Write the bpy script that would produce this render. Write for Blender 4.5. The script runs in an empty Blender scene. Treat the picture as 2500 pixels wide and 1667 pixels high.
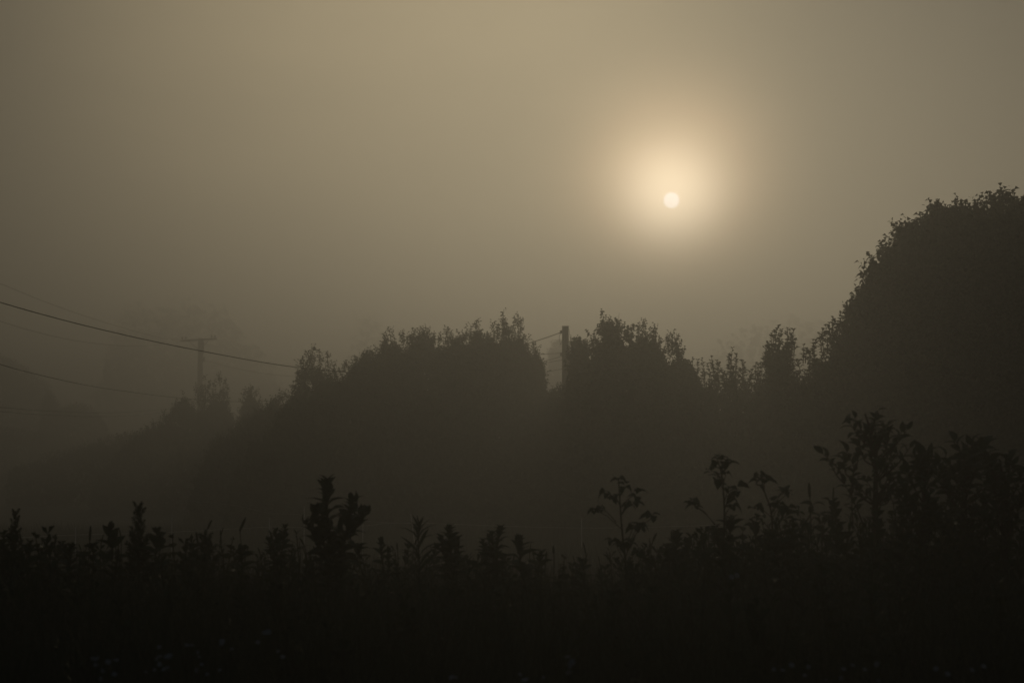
import bpy, math, random
import numpy as np
from mathutils import Vector, Matrix, noise

# ------------------------------------------------------------------ camera
PI = math.pi
R = math.radians
EYE = 1.6
FPX = 4870.0            # focal length in pixels of the 2500 px wide photograph
PITCH = R(3.73)
sc = bpy.context.scene
C = sc.collection
cam = bpy.data.cameras.new('camera')
camo = bpy.data.objects.new('camera', cam)
C.objects.link(camo)
camo.location = (0, 0, EYE)
camo.rotation_euler = (PI / 2 + PITCH, 0, 0)
cam.sensor_width = 36
cam.lens = 36 * FPX / 2500
cam.clip_start = 0.1
cam.clip_end = 3000
cam.dof.use_dof = True
cam.dof.focus_distance = 48
cam.dof.aperture_fstop = 7.0
sc.camera = camo

# ------------------------------------------------------------------ light, sky, exposure
SUN_AZ = R(4.60)        # to the right of straight ahead (+Y)
SUN_EL = R(7.75)
SUN_DIR = Vector((math.sin(SUN_AZ) * math.cos(SUN_EL), math.cos(SUN_AZ) * math.cos(SUN_EL), math.sin(SUN_EL)))
sun = bpy.data.lights.new('sun', 'SUN')
sun.energy = 0.56
sun.angle = R(8)
sun.color = (1.0, 0.84, 0.56)
suno = bpy.data.objects.new('sun', sun)
C.objects.link(suno)
suno.rotation_euler = SUN_DIR.to_track_quat('Z', 'Y').to_euler()
sc.view_settings.view_transform = 'Standard'
sc.view_settings.look = 'None'
sc.view_settings.exposure = 0
sc.view_settings.gamma = 1
sc.view_settings.use_curve_mapping = False
sc.cycles.volume_bounces = 0
sc.cycles.max_bounces = 6
sc.cycles.diffuse_bounces = 2
sc.cycles.transmission_bounces = 4
sc.cycles.use_denoising = True

HAZE_DENSITY = 0.0145
HAZE_G = 0.75
SKY_K = 0.86


def build_world():
    w = bpy.data.worlds.new('World')
    sc.world = w
    w.use_nodes = True
    nt = w.node_tree
    nt.nodes.clear()
    N, L = nt.nodes, nt.links

    def val(x):
        n = N.new('ShaderNodeValue'); n.outputs[0].default_value = x
        return n.outputs[0]

    def m(op, a, b=None, c=None):
        n = N.new('ShaderNodeMath'); n.operation = op
        for i, s in enumerate((a, b, c)):
            if s is None:
                continue
            if isinstance(s, (int, float)):
                n.inputs[i].default_value = s
            else:
                L.new(s, n.inputs[i])
        return n.outputs[0]

    def col(rgb, fac):
        n = N.new('ShaderNodeVectorMath'); n.operation = 'SCALE'
        n.inputs[0].default_value = rgb
        L.new(fac, n.inputs['Scale'])
        return n.outputs[0]

    def add(a, b):
        n = N.new('ShaderNodeVectorMath'); n.operation = 'ADD'
        L.new(a, n.inputs[0]); L.new(b, n.inputs[1])
        return n.outputs[0]
    tc = N.new('ShaderNodeTexCoord')
    nrm = N.new('ShaderNodeVectorMath'); nrm.operation = 'NORMALIZE'
    L.new(tc.outputs['Generated'], nrm.inputs[0])
    d = nrm.outputs[0]
    sep = N.new('ShaderNodeSeparateXYZ'); L.new(d, sep.inputs[0])
    el = m('MULTIPLY', m('ARCSINE', sep.outputs[2]), 180 / PI)
    az = m('MULTIPLY', m('ARCTAN2', sep.outputs[0], sep.outputs[1]), 180 / PI)
    # angle from the sun by chord length (exact enough, well behaved near zero)
    sub = N.new('ShaderNodeVectorMath'); sub.operation = 'DISTANCE'
    L.new(d, sub.inputs[0]); sub.inputs[1].default_value = SUN_DIR
    th = m('MULTIPLY', sub.outputs['Value'], 180 / PI)

    sub2 = N.new('ShaderNodeVectorMath'); sub2.operation = 'DISTANCE'
    L.new(d, sub2.inputs[0])
    e2 = SUN_EL + R(0.25)
    sub2.inputs[1].default_value = (math.sin(SUN_AZ) * math.cos(e2), math.cos(SUN_AZ) * math.cos(e2), math.sin(e2))
    th2 = m('MULTIPLY', sub2.outputs['Value'], 180 / PI)
    # the fog bank is never perfectly even: soft, stretched drifts
    mpn = N.new('ShaderNodeMapping'); mpn.inputs['Scale'].default_value = (5.0, 5.0, 13.0)
    L.new(d, mpn.inputs[0])
    drift = N.new('ShaderNodeTexNoise'); drift.inputs['Scale'].default_value = 1.6
    drift.inputs['Detail'].default_value = 4; drift.inputs['Roughness'].default_value = 0.45
    L.new(mpn.outputs[0], drift.inputs[0])
    dr = m('MULTIPLY_ADD', drift.outputs[0], 0.36, 0.82)

    def gauss(x, s):
        return m('EXPONENT', m('MULTIPLY', m('POWER', m('DIVIDE', x, s), 2.0), -0.5))

    def expo(x, s):
        return m('EXPONENT', m('MULTIPLY', x, -1.0 / s))
    # fog bank lit from behind: a broad lobe above the sun, falling off sideways
    daz = m('SUBTRACT', az, LOBE['az'])
    side = m('MAXIMUM', m('DIVIDE', m('MULTIPLY', daz, -1.0), LOBE['saz']), m('DIVIDE', daz, LOBE['saz_right']))
    lobe = m('MULTIPLY', m('EXPONENT', m('MULTIPLY', m('POWER', side, 2.9), -0.5)),
             gauss(m('SUBTRACT', el, LOBE['el']), LOBE['sel']))
    # horizon: the fog near the ground is dim
    up = m('MULTIPLY_ADD', m('TANH', m('DIVIDE', m('SUBTRACT', el, 2.0), 5.0)), 0.5, 0.5)
    parts = [
        col(SKY['base'], m('MULTIPLY_ADD', up, 1.0, 0.25)),
        col(SKY['lobe'], m('MULTIPLY', lobe, dr)),
        col(SKY['wide'], expo(th, SKY['s_wide'])),
        col(SKY['mid'], m('MULTIPLY', gauss(th2, SKY['s_mid']), dr)),
        col(SKY['core'], gauss(th, SKY['s_core'])),
    ]
    # the disc of the sun itself, softened at its edge
    disc = N.new('ShaderNodeMapRange'); disc.interpolation_type = 'SMOOTHSTEP'
    L.new(th, disc.inputs[0])
    disc.inputs[1].default_value = 0.262; disc.inputs[2].default_value = 0.18
    disc.inputs[3].default_value = 0.0; disc.inputs[4].default_value = 1.0
    parts.append(col(SKY['disc'], disc.outputs[0]))
    s = parts[0]
    for p in parts[1:]:
        s = add(s, p)
    # clear daylight sky high above the fog adds its faint share
    ns = N.new('ShaderNodeTexSky'); ns.sky_type = 'NISHITA'; ns.sun_disc = False
    ns.sun_elevation = SUN_EL; ns.sun_rotation = SUN_AZ
    nsc = N.new('ShaderNodeVectorMath'); nsc.operation = 'SCALE'
    L.new(ns.outputs[0], nsc.inputs[0]); nsc.inputs['Scale'].default_value = SKY['nishita']
    s = add(s, nsc.outputs[0])
    bg = N.new('ShaderNodeBackground'); L.new(s, bg.inputs[0]); bg.inputs[1].default_value = SKY_K
    out = N.new('ShaderNodeOutputWorld'); L.new(bg.outputs[0], out.inputs[0])
    w.cycles.sampling_method = 'MANUAL'
    w.cycles.sample_map_resolution = 2048


LOBE = dict(az=-1.8, el=12.0, saz=9.0, saz_right=6.6, sel=9.0)
SKY = dict(base=(0.0098, 0.0148, 0.0185), lobe=(0.70, 0.545, 0.31),
           wide=(0.36, 0.26, 0.14), s_wide=2.0,
           mid=(3.1, 2.08, 1.2), s_mid=1.7,
           core=(4.3, 3.75, 2.75), s_core=0.95,
           disc=(1.5, 1.9, 2.6), nishita=0.0003)
build_world()

# ------------------------------------------------------------------ helpers


def at(px, py, D):
    """point at distance D (world Y) that the photograph shows at pixel px, py"""
    a = (px - 1250.0) / FPX
    b = (833.5 - py) / FPX
    cy, sy = math.cos(PITCH), math.sin(PITCH)
    y = cy - b * sy
    z = sy + b * cy
    k = D / y
    return Vector((a * k, D, EYE + z * k))


def tag(o, label=None, cat=None, group=None, kind=None):
    if label: o['label'] = label
    if cat: o['category'] = cat
    if group: o['group'] = group
    if kind: o['kind'] = kind
    return o


def empty(name, loc, label=None, cat=None, group=None):
    o = bpy.data.objects.new(name, None)
    o.empty_display_size = 0.1
    C.objects.link(o)
    o.location = loc
    return tag(o, label, cat, group)


def link_mesh(name, me, mat, parent=None):
    if mat and not me.materials:
        me.materials.append(mat)
    o = bpy.data.objects.new(name, me)
    C.objects.link(o)
    if parent:
        o.parent = parent
    return o


def quads_mesh(name, V, smooth=False):
    """V: (n,4,3) array, one separate quad each"""
    V = np.asarray(V, dtype=np.float32)
    n = V.shape[0]
    me = bpy.data.meshes.new(name)
    me.vertices.add(n * 4)
    me.vertices.foreach_set('co', V.reshape(-1))
    me.loops.add(n * 4)
    me.loops.foreach_set('vertex_index', np.arange(n * 4, dtype=np.int32))
    me.polygons.add(n)
    me.polygons.foreach_set('loop_start', np.arange(0, n * 4, 4, dtype=np.int32))
    me.update(calc_edges=True)
    return me


class MB:
    def __init__(self):
        self.v, self.f = [], []

    def tube(self, pts, radii, n=6, cap=True):
        pts = [Vector(p) for p in pts]
        if not hasattr(radii, '__len__'):
            radii = [radii] * len(pts)
        b0 = len(self.v)
        t = (pts[1] - pts[0]).normalized()
        u = t.orthogonal().normalized()
        for i, p in enumerate(pts):
            if i == 0: t = pts[1] - pts[0]
            elif i == len(pts) - 1: t = pts[-1] - pts[-2]
            else: t = pts[i + 1] - pts[i - 1]
            t = t.normalized()
            u = (u - t * u.dot(t))
            u = u.normalized() if u.length > 1e-6 else t.orthogonal().normalized()
            w = t.cross(u)
            for k in range(n):
                a = 2 * PI * k / n
                self.v.append(p + (u * math.cos(a) + w * math.sin(a)) * radii[i])
        for i in range(len(pts) - 1):
            for k in range(n):
                a = b0 + i * n + k; b = b0 + i * n + (k + 1) % n
                self.f.append((a, b, b + n, a + n))
        if cap:
            self.f.append(tuple(b0 + k for k in range(n))[::-1])
            e = b0 + (len(pts) - 1) * n
            self.f.append(tuple(e + k for k in range(n)))
        return self

    def box(self, c, s, rot=None):
        b0 = len(self.v)
        c = Vector(c)
        for x in (-.5, .5):
            for y in (-.5, .5):
                for z in (-.5, .5):
                    p = Vector((x * s[0], y * s[1], z * s[2]))
                    if rot is not None: p = rot @ p
                    self.v.append(c + p)
        for q in ((0, 1, 3, 2), (4, 6, 7, 5), (0, 4, 5, 1), (2, 3, 7, 6), (0, 2, 6, 4), (1, 5, 7, 3)):
            self.f.append(tuple(b0 + i for i in q))
        return self

    def lathe(self, c, prof, n=10):
        b0 = len(self.v); c = Vector(c)
        for (r, z) in prof:
            for k in range(n):
                a = 2 * PI * k / n
                self.v.append(c + Vector((r * math.cos(a), r * math.sin(a), z)))
        for i in range(len(prof) - 1):
            for k in range(n):
                a = b0 + i * n + k; b = b0 + i * n + (k + 1) % n
                self.f.append((a, b, b + n, a + n))
        return self

    def build(self, name, mat, parent=None, smooth=True):
        me = bpy.data.meshes.new(name)
        me.from_pydata([tuple(p) for p in self.v], [], self.f)
        if smooth:
            me.polygons.foreach_set('use_smooth', [True] * len(me.polygons))
        me.update()
        return link_mesh(name, me, mat, parent)


# ------------------------------------------------------------------ materials
def leaf_mat(name, c1, c2, trans=0.3, rough=0.55):
    m = bpy.data.materials.new(name); m.use_nodes = True
    nt = m.node_tree; N, L = nt.nodes, nt.links
    N.clear()
    geo = N.new('ShaderNodeNewGeometry')
    tc = N.new('ShaderNodeTexCoord')
    nz = N.new('ShaderNodeTexNoise'); nz.inputs['Scale'].default_value = 2.5; nz.inputs['Detail'].default_value = 3
    L.new(tc.outputs['Object'], nz.inputs[0])
    ad = N.new('ShaderNodeMath'); ad.operation = 'MULTIPLY_ADD'
    L.new(geo.outputs['Random Per Island'], ad.inputs[0]); ad.inputs[1].default_value = 0.6
    L.new(nz.outputs[0], ad.inputs[2])
    cr = N.new('ShaderNodeValToRGB')
    cr.color_ramp.elements[0].position = 0.35; cr.color_ramp.elements[0].color = (*c1, 1)
    cr.color_ramp.elements[1].position = 1.05; cr.color_ramp.elements[1].color = (*c2, 1)
    L.new(ad.outputs[0], cr.inputs[0])
    p = N.new('ShaderNodeBsdfPrincipled')
    L.new(cr.outputs[0], p.inputs['Base Color']); p.inputs['Roughness'].default_value = rough
    p.inputs['Specular IOR Level'].default_value = 0.3
    t = N.new('ShaderNodeBsdfTranslucent'); L.new(cr.outputs[0], t.inputs[0])
    mx = N.new('ShaderNodeMixShader'); mx.inputs[0].default_value = trans
    L.new(p.outputs[0], mx.inputs[1]); L.new(t.outputs[0], mx.inputs[2])
    o = N.new('ShaderNodeOutputMaterial'); L.new(mx.outputs[0], o.inputs[0])
    return m


def rough_mat(name, c1, c2, scale=8, rough=0.9, stretch=(1, 1, 1), bump=0.3, metal=0.0):
    m = bpy.data.materials.new(name); m.use_nodes = True
    nt = m.node_tree; N, L = nt.nodes, nt.links
    p = N['Principled BSDF']
    tc = N.new('ShaderNodeTexCoord'); mp = N.new('ShaderNodeMapping'); mp.inputs['Scale'].default_value = stretch
    L.new(tc.outputs['Object'], mp.inputs[0])
    nz = N.new('ShaderNodeTexNoise'); nz.inputs['Scale'].default_value = scale; nz.inputs['Detail'].default_value = 6
    L.new(mp.outputs[0], nz.inputs[0])
    cr = N.new('ShaderNodeValToRGB')
    cr.color_ramp.elements[0].position = 0.3; cr.color_ramp.elements[0].color = (*c1, 1)
    cr.color_ramp.elements[1].position = 0.7; cr.color_ramp.elements[1].color = (*c2, 1)
    L.new(nz.outputs[0], cr.inputs[0]); L.new(cr.outputs[0], p.inputs['Base Color'])
    bp = N.new('ShaderNodeBump'); bp.inputs['Strength'].default_value = bump
    L.new(nz.outputs[0], bp.inputs['Height']); L.new(bp.outputs[0], p.inputs['Normal'])
    p.inputs['Roughness'].default_value = rough
    p.inputs['Metallic'].default_value = metal
    return m


M = dict(
    hedge=leaf_mat('hedge_leaves', (0.030, 0.050, 0.024), (0.075, 0.105, 0.050), 0.35),
    far=leaf_mat('far_leaves', (0.022, 0.032, 0.012), (0.045, 0.06, 0.022), 0.25),
    weed=leaf_mat('weed_leaves', (0.018, 0.036, 0.018), (0.045, 0.08, 0.04), 0.2),
    weed2=leaf_mat('pale_weed_leaves', (0.035, 0.05, 0.02), (0.075, 0.09, 0.04), 0.3),
    grass=leaf_mat('grass_blades', (0.025, 0.042, 0.02), (0.07, 0.085, 0.045), 0.12),
    dry=leaf_mat('dry_grass', (0.08, 0.07, 0.035), (0.16, 0.13, 0.07), 0.2),
    stem=rough_mat('weed_stem', (0.03, 0.04, 0.015), (0.07, 0.07, 0.03), 30, 0.8),
    bark=rough_mat('bark', (0.03, 0.025, 0.018), (0.08, 0.065, 0.05), 14, 0.95, (1, 1, 0.2), 0.6),
    pole=rough_mat('weathered_pole_wood', (0.07, 0.055, 0.04), (0.16, 0.13, 0.10), 12, 0.9, (1, 1, 0.1), 0.5),
    wire=rough_mat('wire_insulation', (0.015, 0.015, 0.014), (0.03, 0.03, 0.028), 40, 0.6),
    steel=rough_mat('fence_wire', (0.45, 0.45, 0.43), (0.6, 0.6, 0.58), 40, 0.4),
    plastic=rough_mat('fence_post_plastic', (0.5, 0.5, 0.48), (0.65, 0.65, 0.62), 40, 0.5),
    metal=rough_mat('transformer_paint', (0.12, 0.13, 0.13), (0.2, 0.2, 0.2), 10, 0.5),
    porcelain=rough_mat('insulator_porcelain', (0.10, 0.07, 0.05), (0.16, 0.12, 0.09), 10, 0.3),
    soil=rough_mat('meadow_soil', (0.025, 0.028, 0.014), (0.06, 0.058, 0.03), 0.8, 1.0),
    petal=rough_mat('white_petals', (0.30, 0.30, 0.33), (0.42, 0.42, 0.45), 60, 0.6),
)

# ------------------------------------------------------------------ ground
GX, GY0, GY1 = 300.0, -12.0, 590.0


def ground_z(x, y):
    return 0.10 * noise.noise(Vector((x * 0.11, y * 0.11, 0.3))) + 0.5 * noise.noise(Vector((x * 0.012, y * 0.012, 4.0))) * min(1.0, max(0.0, (y - 20) / 60))


def build_ground():
    xs = [-GX, -220, -150, -100] + list(np.linspace(-60, 60, 81)) + [100, 150, 220, GX]
    ys = list(np.linspace(GY0, 70, 60)) + list(np.linspace(75, 260, 38)) + [300, 360, 430, 510, GY1]
    v = [(x, y, ground_z(x, y)) for y in ys for x in xs]
    nx = len(xs)
    f = [(j * nx + i, j * nx + i + 1, (j + 1) * nx + i + 1, (j + 1) * nx + i)
         for j in range(len(ys) - 1) for i in range(nx - 1)]
    me = bpy.data.meshes.new('ground'); me.from_pydata(v, [], f)
    me.polygons.foreach_set('use_smooth', [True] * len(f)); me.update()
    o = link_mesh('ground', me, M['soil'])
    tag(o, 'dark meadow ground under the weeds and hedges', kind='structure')


build_ground()

# haze: one closed box of even air round camera and scene
hz = MB().box((0, (GY0 + GY1) / 2, 11.0), (GX * 2 + 6, GY1 - GY0 + 6, 26.0)).build('haze', None, smooth=False)
tag(hz, 'thick morning fog lying over the whole meadow', kind='stuff')
hm = bpy.data.materials.new('fog'); hm.use_nodes = True
hn = hm.node_tree; hn.nodes.clear()
pv = hn.nodes.new('ShaderNodeVolumePrincipled')
pv.inputs['Color'].default_value = (0.90, 0.90, 0.895, 1)
pv.inputs['Density'].default_value = HAZE_DENSITY
pv.inputs['Anisotropy'].default_value = HAZE_G
ho = hn.nodes.new('ShaderNodeOutputMaterial')
hn.links.new(pv.outputs[0], ho.inputs['Volume'])
hz.data.materials.append(hm)

# ------------------------------------------------------------------ foliage by numpy


def norm(a):
    return a / np.maximum(np.linalg.norm(a, axis=-1, keepdims=True), 1e-9)


def leaf_quads(P, Dv, Lg, Wd, rng, droop=0.25):
    """P base points, Dv unit directions, Lg lengths, Wd widths -> (n,4,3) folded diamond leaves"""
    n = len(P)
    rnd = rng.normal(size=(n, 3))
    side = norm(np.cross(Dv, rnd * 0.6 + np.array([0, 0, 1.0])))
    nor = norm(np.cross(side, Dv))
    Lg = Lg[:, None]; Wd = Wd[:, None]
    mid = P + Dv * Lg * 0.45
    tip = P + Dv * Lg - np.array([0, 0, 1.0]) * Lg * droop
    fold = nor * Wd * 0.25
    return np.stack([P, mid + side * Wd * 0.5 + fold, tip, mid - side * Wd * 0.5 + fold], axis=1)


def twigs(P, Dv, n_leaf, tl, ll, lw, rng, droop=0.25, spread=1.0):
    """leafy twigs from base points P along Dv"""
    out = []
    n = len(P)
    ph = rng.uniform(0, 2 * PI, n)
    u = norm(np.cross(Dv, rng.normal(size=(n, 3))))
    w = np.cross(Dv, u)
    TL = tl * rng.uniform(0.6, 1.3, n)
    for k in range(n_leaf):
        t = (k + 0.5) / n_leaf
        a = ph + k * 2.4
        rad = u * np.cos(a)[:, None] + w * np.sin(a)[:, None]
        d = norm(rad * spread * (1.1 - 0.6 * t) + Dv * (0.35 + 0.7 * t) + rng.normal(size=(n, 3)) * 0.22)
        s = rng.uniform(0.7, 1.2, n)
        out.append(leaf_quads(P + Dv * (TL * t)[:, None], d, ll * s, lw * s, rng, droop))
    return np.concatenate(out)


def interp(outline, x):
    xs = np.array([p[0] for p in outline], float); ys = np.array([p[1] for p in outline], float)
    return np.interp(x, xs, ys)


def at_np(px, py, D):
    a = (px - 1250.0) / FPX; b = (833.5 - py) / FPX
    cy, sy = math.cos(PITCH), math.sin(PITCH)
    y = cy - b * sy; z = sy + b * cy
    k = D / y
    return np.stack([a * k, D * np.ones_like(a), EYE + z * k], axis=-1)


def bush(name, label, cat, D, T, outline, n_twig, n_fill=None, leaf=0.085, lw=0.45, shoots=(), group=None,
         mat='hedge', bump=0.30, seed=0, twig=0.32, droop=0.25, fill_size=0.30, n_leaf=7, top_bias=0.35, front=0.0, nb=5, p=2.3, thin=0.0, rag=1.0, auto=13, soft=False):
    """A bush or tree whose outline (px) seen from the camera sits at distance D; T = half depth in metres."""
    rng = np.random.default_rng(seed + 11)
    px0, px1 = outline[0][0], outline[-1][0]
    xs = np.linspace(px0, px1, 200)
    cen_px = 0.5 * (px0 + px1)
    base = at(cen_px, 1151, D)
    root = empty(name, (base.x, D, 0), label, cat, group)
    O = np.array([base.x, D, 0.0])
    hw = 0.5 * (px1 - px0)
    groundz = 0.0

    def surf(px, ph, shrink):
        # ph: -pi/2..pi/2 across depth
        e = np.clip(1 - ((px - cen_px) / hw) ** 2, 0, 1) ** 0.35
        py = interp(outline, px)
        q_ = 52.0 / D * px
        py = py + 5 + rag * (13 * np.sin(q_ * 0.071 + seed) + 6 * np.sin(q_ * 0.173 + 2 * seed) + 4 * np.sin(q_ * 0.39 + 3 * seed)) * min(1.6, 52.0 / D)
        top = at_np(px, py, D)
        h = top[:, 2] - groundz
        cz = np.sign(np.cos(ph)) * np.abs(np.cos(ph)) ** (2 / p)
        sy = np.sign(np.sin(ph)) * np.abs(np.sin(ph)) ** (2 / p)
        hh = h * cz * shrink
        yy = T * e * sy * shrink
        x = top[:, 0]
        P = np.stack([x, D + yy, groundz + hh], axis=-1)
        nrm_ = norm(np.stack([(px - cen_px) / hw * 0.5, sy * 1.0, cz * 1.0], axis=-1))
        return P, nrm_
    # shell twigs
    npx = rng.uniform(px0, px1, n_twig)
    nt = int(n_twig * top_bias)
    ph = rng.uniform(-PI / 2, PI / 2 * (0.75), n_twig)
    ph[:nt] = rng.normal(0, 0.28, nt)
    sh = 1 - np.abs(rng.normal(0, 0.05, n_twig))
    P, Nn = surf(npx, ph, sh)
    # lumpiness
    wob = np.sin(P[:, 0] * 2.1 + seed) * np.sin(P[:, 1] * 1.9 + 2 * seed) * np.sin(P[:, 2] * 2.3 + seed * 3) \
        + 0.6 * np.sin(P[:, 0] * 5.3 + seed * 5) * np.sin(P[:, 2] * 4.7) * np.cos(P[:, 1] * 5.1)
    P = P + Nn * ((wob - 0.6) * bump)[:, None]
    if thin:
        keep = (wob + rng.normal(0, 0.35, n_twig)) > -thin
        P, Nn = P[keep], Nn[keep]
    Dv = norm(Nn * 0.8 + np.array([0, 0, 0.55]) + rng.normal(size=P.shape) * 0.4)
    P = P - Dv * twig * 0.8
    q = [twigs(P, Dv, n_leaf, twig, leaf, leaf * lw, rng, droop)]
    # denser, larger leaves deep inside
    nf = n_fill if n_fill is not None else n_twig
    npx = rng.uniform(px0 + hw * 0.03, px1 - hw * 0.03, nf)
    ph = rng.uniform(-PI / 2, PI / 2, nf)
    e = np.clip(1 - ((npx - cen_px) / hw) ** 2, 0.05, 1)
    P, Nn = surf(npx, ph, np.sqrt(rng.uniform(0.02, 0.80, nf)) if not soft else 1.05 * rng.uniform(0.02, 1.0, nf) ** 0.7)
    P[:, 2] = P[:, 2] - fill_size * 0.5
    Dv = norm(rng.normal(size=P.shape) + np.array([0, 0, 0.3]))
    s = rng.uniform(0.6, 1.2, nf) * fill_size
    q.append(leaf_quads(P, Dv, s, s * 0.7, rng, 0.2))
    mb = MB()
    # upright shoots above the outline, and short ones all along its edge
    items = [(sx, sy_, ln, 0.0) for (sx, sy_, ln) in shoots]
    if auto:
        step = auto * min(1.6, 52.0 / D)
        arc = 0.0
        nxt = step
        for (xa, ya), (xb, yb) in zip(outline, outline[1:]):
            seg = math.hypot(xb - xa, yb - ya)
            while nxt < arc + seg:
                f = (nxt - arc) / seg
                x_, y_ = xa + (xb - xa) * f, ya + (yb - ya) * f
                nx_ = (yb - ya) / seg          # outward tilt, positive to the right
                if y_ < outline[0][1] - 12 or True:
                    ln = rng.uniform(10, 24) * min(1.5, 52.0 / D)
                    up_ = rng.uniform(2, 12) * min(1.5, 52.0 / D)
                    items.append((x_ + nx_ * up_ * 0.8, y_ - up_ * (1 - abs(nx_) * 0.6) + 5, ln, nx_ * 0.9))
                nxt += step * rng.uniform(0.3, 1.7)
            arc += seg
    for (sx, sy_, ln, tilt) in items:
        tip = at(sx, sy_, D + rng.uniform(-0.5, 0.5) * T * 0.4)
        L_ = ln * D / FPX
        lean = rng.normal(0, 0.16) + tilt
        bs = tip + Vector((-lean * L_, 0, -L_ * 1.2))
        midp = tip.lerp(bs, 0.5) + Vector((rng.normal(0, 0.05) * L_, 0, 0))
        mb.tube([bs - Vector(O), midp - Vector(O), tip - Vector(O)], [0.012, 0.008, 0.003], 3)
        ax = np.array((tip - bs).normalized())
        if lw < 0.4:
            npair = max(3, int(L_ / (leaf * 0.42)))
            for k in range(npair):
                t = (k + rng.uniform(0, 0.8)) / npair
                c = np.array(tip.lerp(bs, min(t, 1) * 0.95))
                m_ = int(rng.integers(2, 5)) if k else 5
                ang = rng.uniform(0, 2 * PI, m_)
                up_ = 0.9 * (1 - t) + 0.35
                dv = norm(np.stack([np.cos(ang), np.sin(ang), np.full(m_, up_) + rng.normal(0, 0.2, m_)], axis=-1))
                sz = leaf * (0.75 + 0.6 * min(1, t * 2.5)) * rng.uniform(0.7, 1.3, m_)
                q.append(leaf_quads(np.repeat(c[None], m_, 0), dv, sz, sz * lw, rng, droop * 1.2))
        else:
            ntw = max(4, int(L_ / (leaf * 0.34)))
            t = rng.uniform(0.0, 1.0, ntw) ** 0.8
            c = np.array(tip)[None] * (1 - t[:, None]) + np.array(bs)[None] * t[:, None]
            ang = rng.uniform(0, 2 * PI, ntw)
            dv = norm(np.stack([np.cos(ang), np.sin(ang), np.full(ntw, 0.5)], axis=-1) * (0.6 + 0.9 * t[:, None]) + ax[None] * (1.0 - 0.5 * t[:, None]))
            q.append(twigs(c - dv * leaf * 0.4, dv, 5, leaf * 1.9, leaf * 0.95, leaf * lw, rng, droop))
    Q = np.concatenate(q) - O
    Q[..., 2] = np.maximum(Q[..., 2], -0.05)
    cr = link_mesh('crown', quads_mesh('crown', Q), M[mat], root)
    # stems and limbs
    tm = MB()
    rr = random.Random(seed)
    for i in range(nb):
        t = (i + 0.5) / nb
        px = px0 + (px1 - px0) * (0.12 + 0.76 * t)
        tp = at(px, float(interp(outline, px)) + 25, D)
        tp = tp - Vector(O)
        b = Vector((tp.x * 0.45 + rr.uniform(-.1, .1), rr.uniform(-.3, .3) * T * 0.5, -0.05))
        mid = b.lerp(tp, 0.5) + Vector((rr.uniform(-.15, .15), rr.uniform(-.2, .2), 0.1))
        r0 = 0.03 + 0.012 * tp.z
        tm.tube([b, mid, b.lerp(tp, 0.82), tp], [r0, r0 * 0.6, r0 * 0.3, 0.008], 6)
        for j in range(3):
            s0 = b.lerp(tp, 0.45 + 0.15 * j)
            e0 = s0 + Vector((rr.uniform(-.5, .5), rr.uniform(-.4, .4), rr.uniform(.3, .7)))
            tm.tube([s0, e0], [r0 * 0.3, 0.006], 4)
    tm.v += []
    tm.build('trunk' if cat == 'tree' else 'stem', M['bark'], root)
    if mb.v:
        mb.build('shoot', M['stem'], root)['kind'] = 'stuff'
    return root


# ------------------------------------------------------------------ far trees lost in the fog
G_far = 'faint trees far off in the fog'
bush('far_tree', 'very faint broad tree high in the fog behind the crossarm pole', 'tree', 262, 8,
     [(230, 1010), (262, 880), (285, 790), (310, 752), (345, 740), (375, 760), (410, 738), (470, 732), (515, 750), (545, 748), (580, 800), (625, 850), (650, 880), (700, 960)],
     60, 9500, leaf=0.34, lw=0.7, mat='far', seed=1, bump=1.8, auto=0, soft=True, twig=1.0, fill_size=1.0, group=G_far, front=0)
bush('far_tree', 'barely visible tall narrow tree in fog left of the central hedge', 'tree', 262, 5,
     [(845, 1000), (858, 850), (875, 780), (892, 752), (915, 765), (935, 810), (960, 870), (985, 960)],
     40, 1400, leaf=0.34, lw=0.7, mat='far', seed=2, bump=1.1, auto=0, soft=True, twig=1.0, fill_size=1.0, group=G_far)
bush('far_tree', 'faint wide tree in fog behind the twin-topped shrub on the right', 'tree', 238, 7,
     [(1640, 1000), (1700, 900), (1760, 840), (1820, 790), (1870, 772), (1930, 765), (1990, 770), (2060, 780), (2120, 850)],
     60, 4500, leaf=0.32, lw=0.7, mat='far', seed=3, bump=1.6, auto=0, soft=True, twig=1.0, fill_size=1.0, group=G_far)
bush('far_tree', 'faint small tree in the fog just left of the bare wooden post', 'tree', 150, 2.5,
     [(1335, 1040), (1342, 880), (1352, 838), (1366, 830), (1385, 845), (1400, 900), (1420, 1000)],
     900, 900, leaf=0.22, lw=0.6, mat='far', seed=4, bump=0.35, twig=0.6, fill_size=0.6, group=G_far)
bush('far_tree', 'faint dark tree at the left picture edge under the lowest cables', 'tree', 190, 7,
     [(-260, 1050), (-200, 900), (-120, 840), (-40, 850), (20, 880), (60, 900), (110, 940), (150, 1000), (170, 1060)],
     3000, 3000, leaf=0.25, lw=0.6, mat='far', seed=5, bump=0.7, twig=0.8, fill_size=0.8, group=G_far)
bush('columnar_tree', 'slim upright faint tree rising from the low thicket at left', 'tree', 155, 2.0,
     [(98, 1100), (104, 1000), (112, 962), (120, 950), (130, 970), (140, 1010), (150, 1090)],
     900, 900, leaf=0.16, mat='far', seed=6, bump=0.2, twig=0.4, fill_size=0.4)
bush('thicket', 'rounded faint thicket at the far left below the cables', 'bush', 150, 6,
     [(80, 1120), (110, 1020), (150, 1000), (185, 982), (215, 990), (240, 1010), (262, 1050), (300, 1090), (330, 1120)],
     3500, 3000, leaf=0.16, mat='far', seed=7, bump=0.4, twig=0.5, fill_size=0.5)
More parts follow.
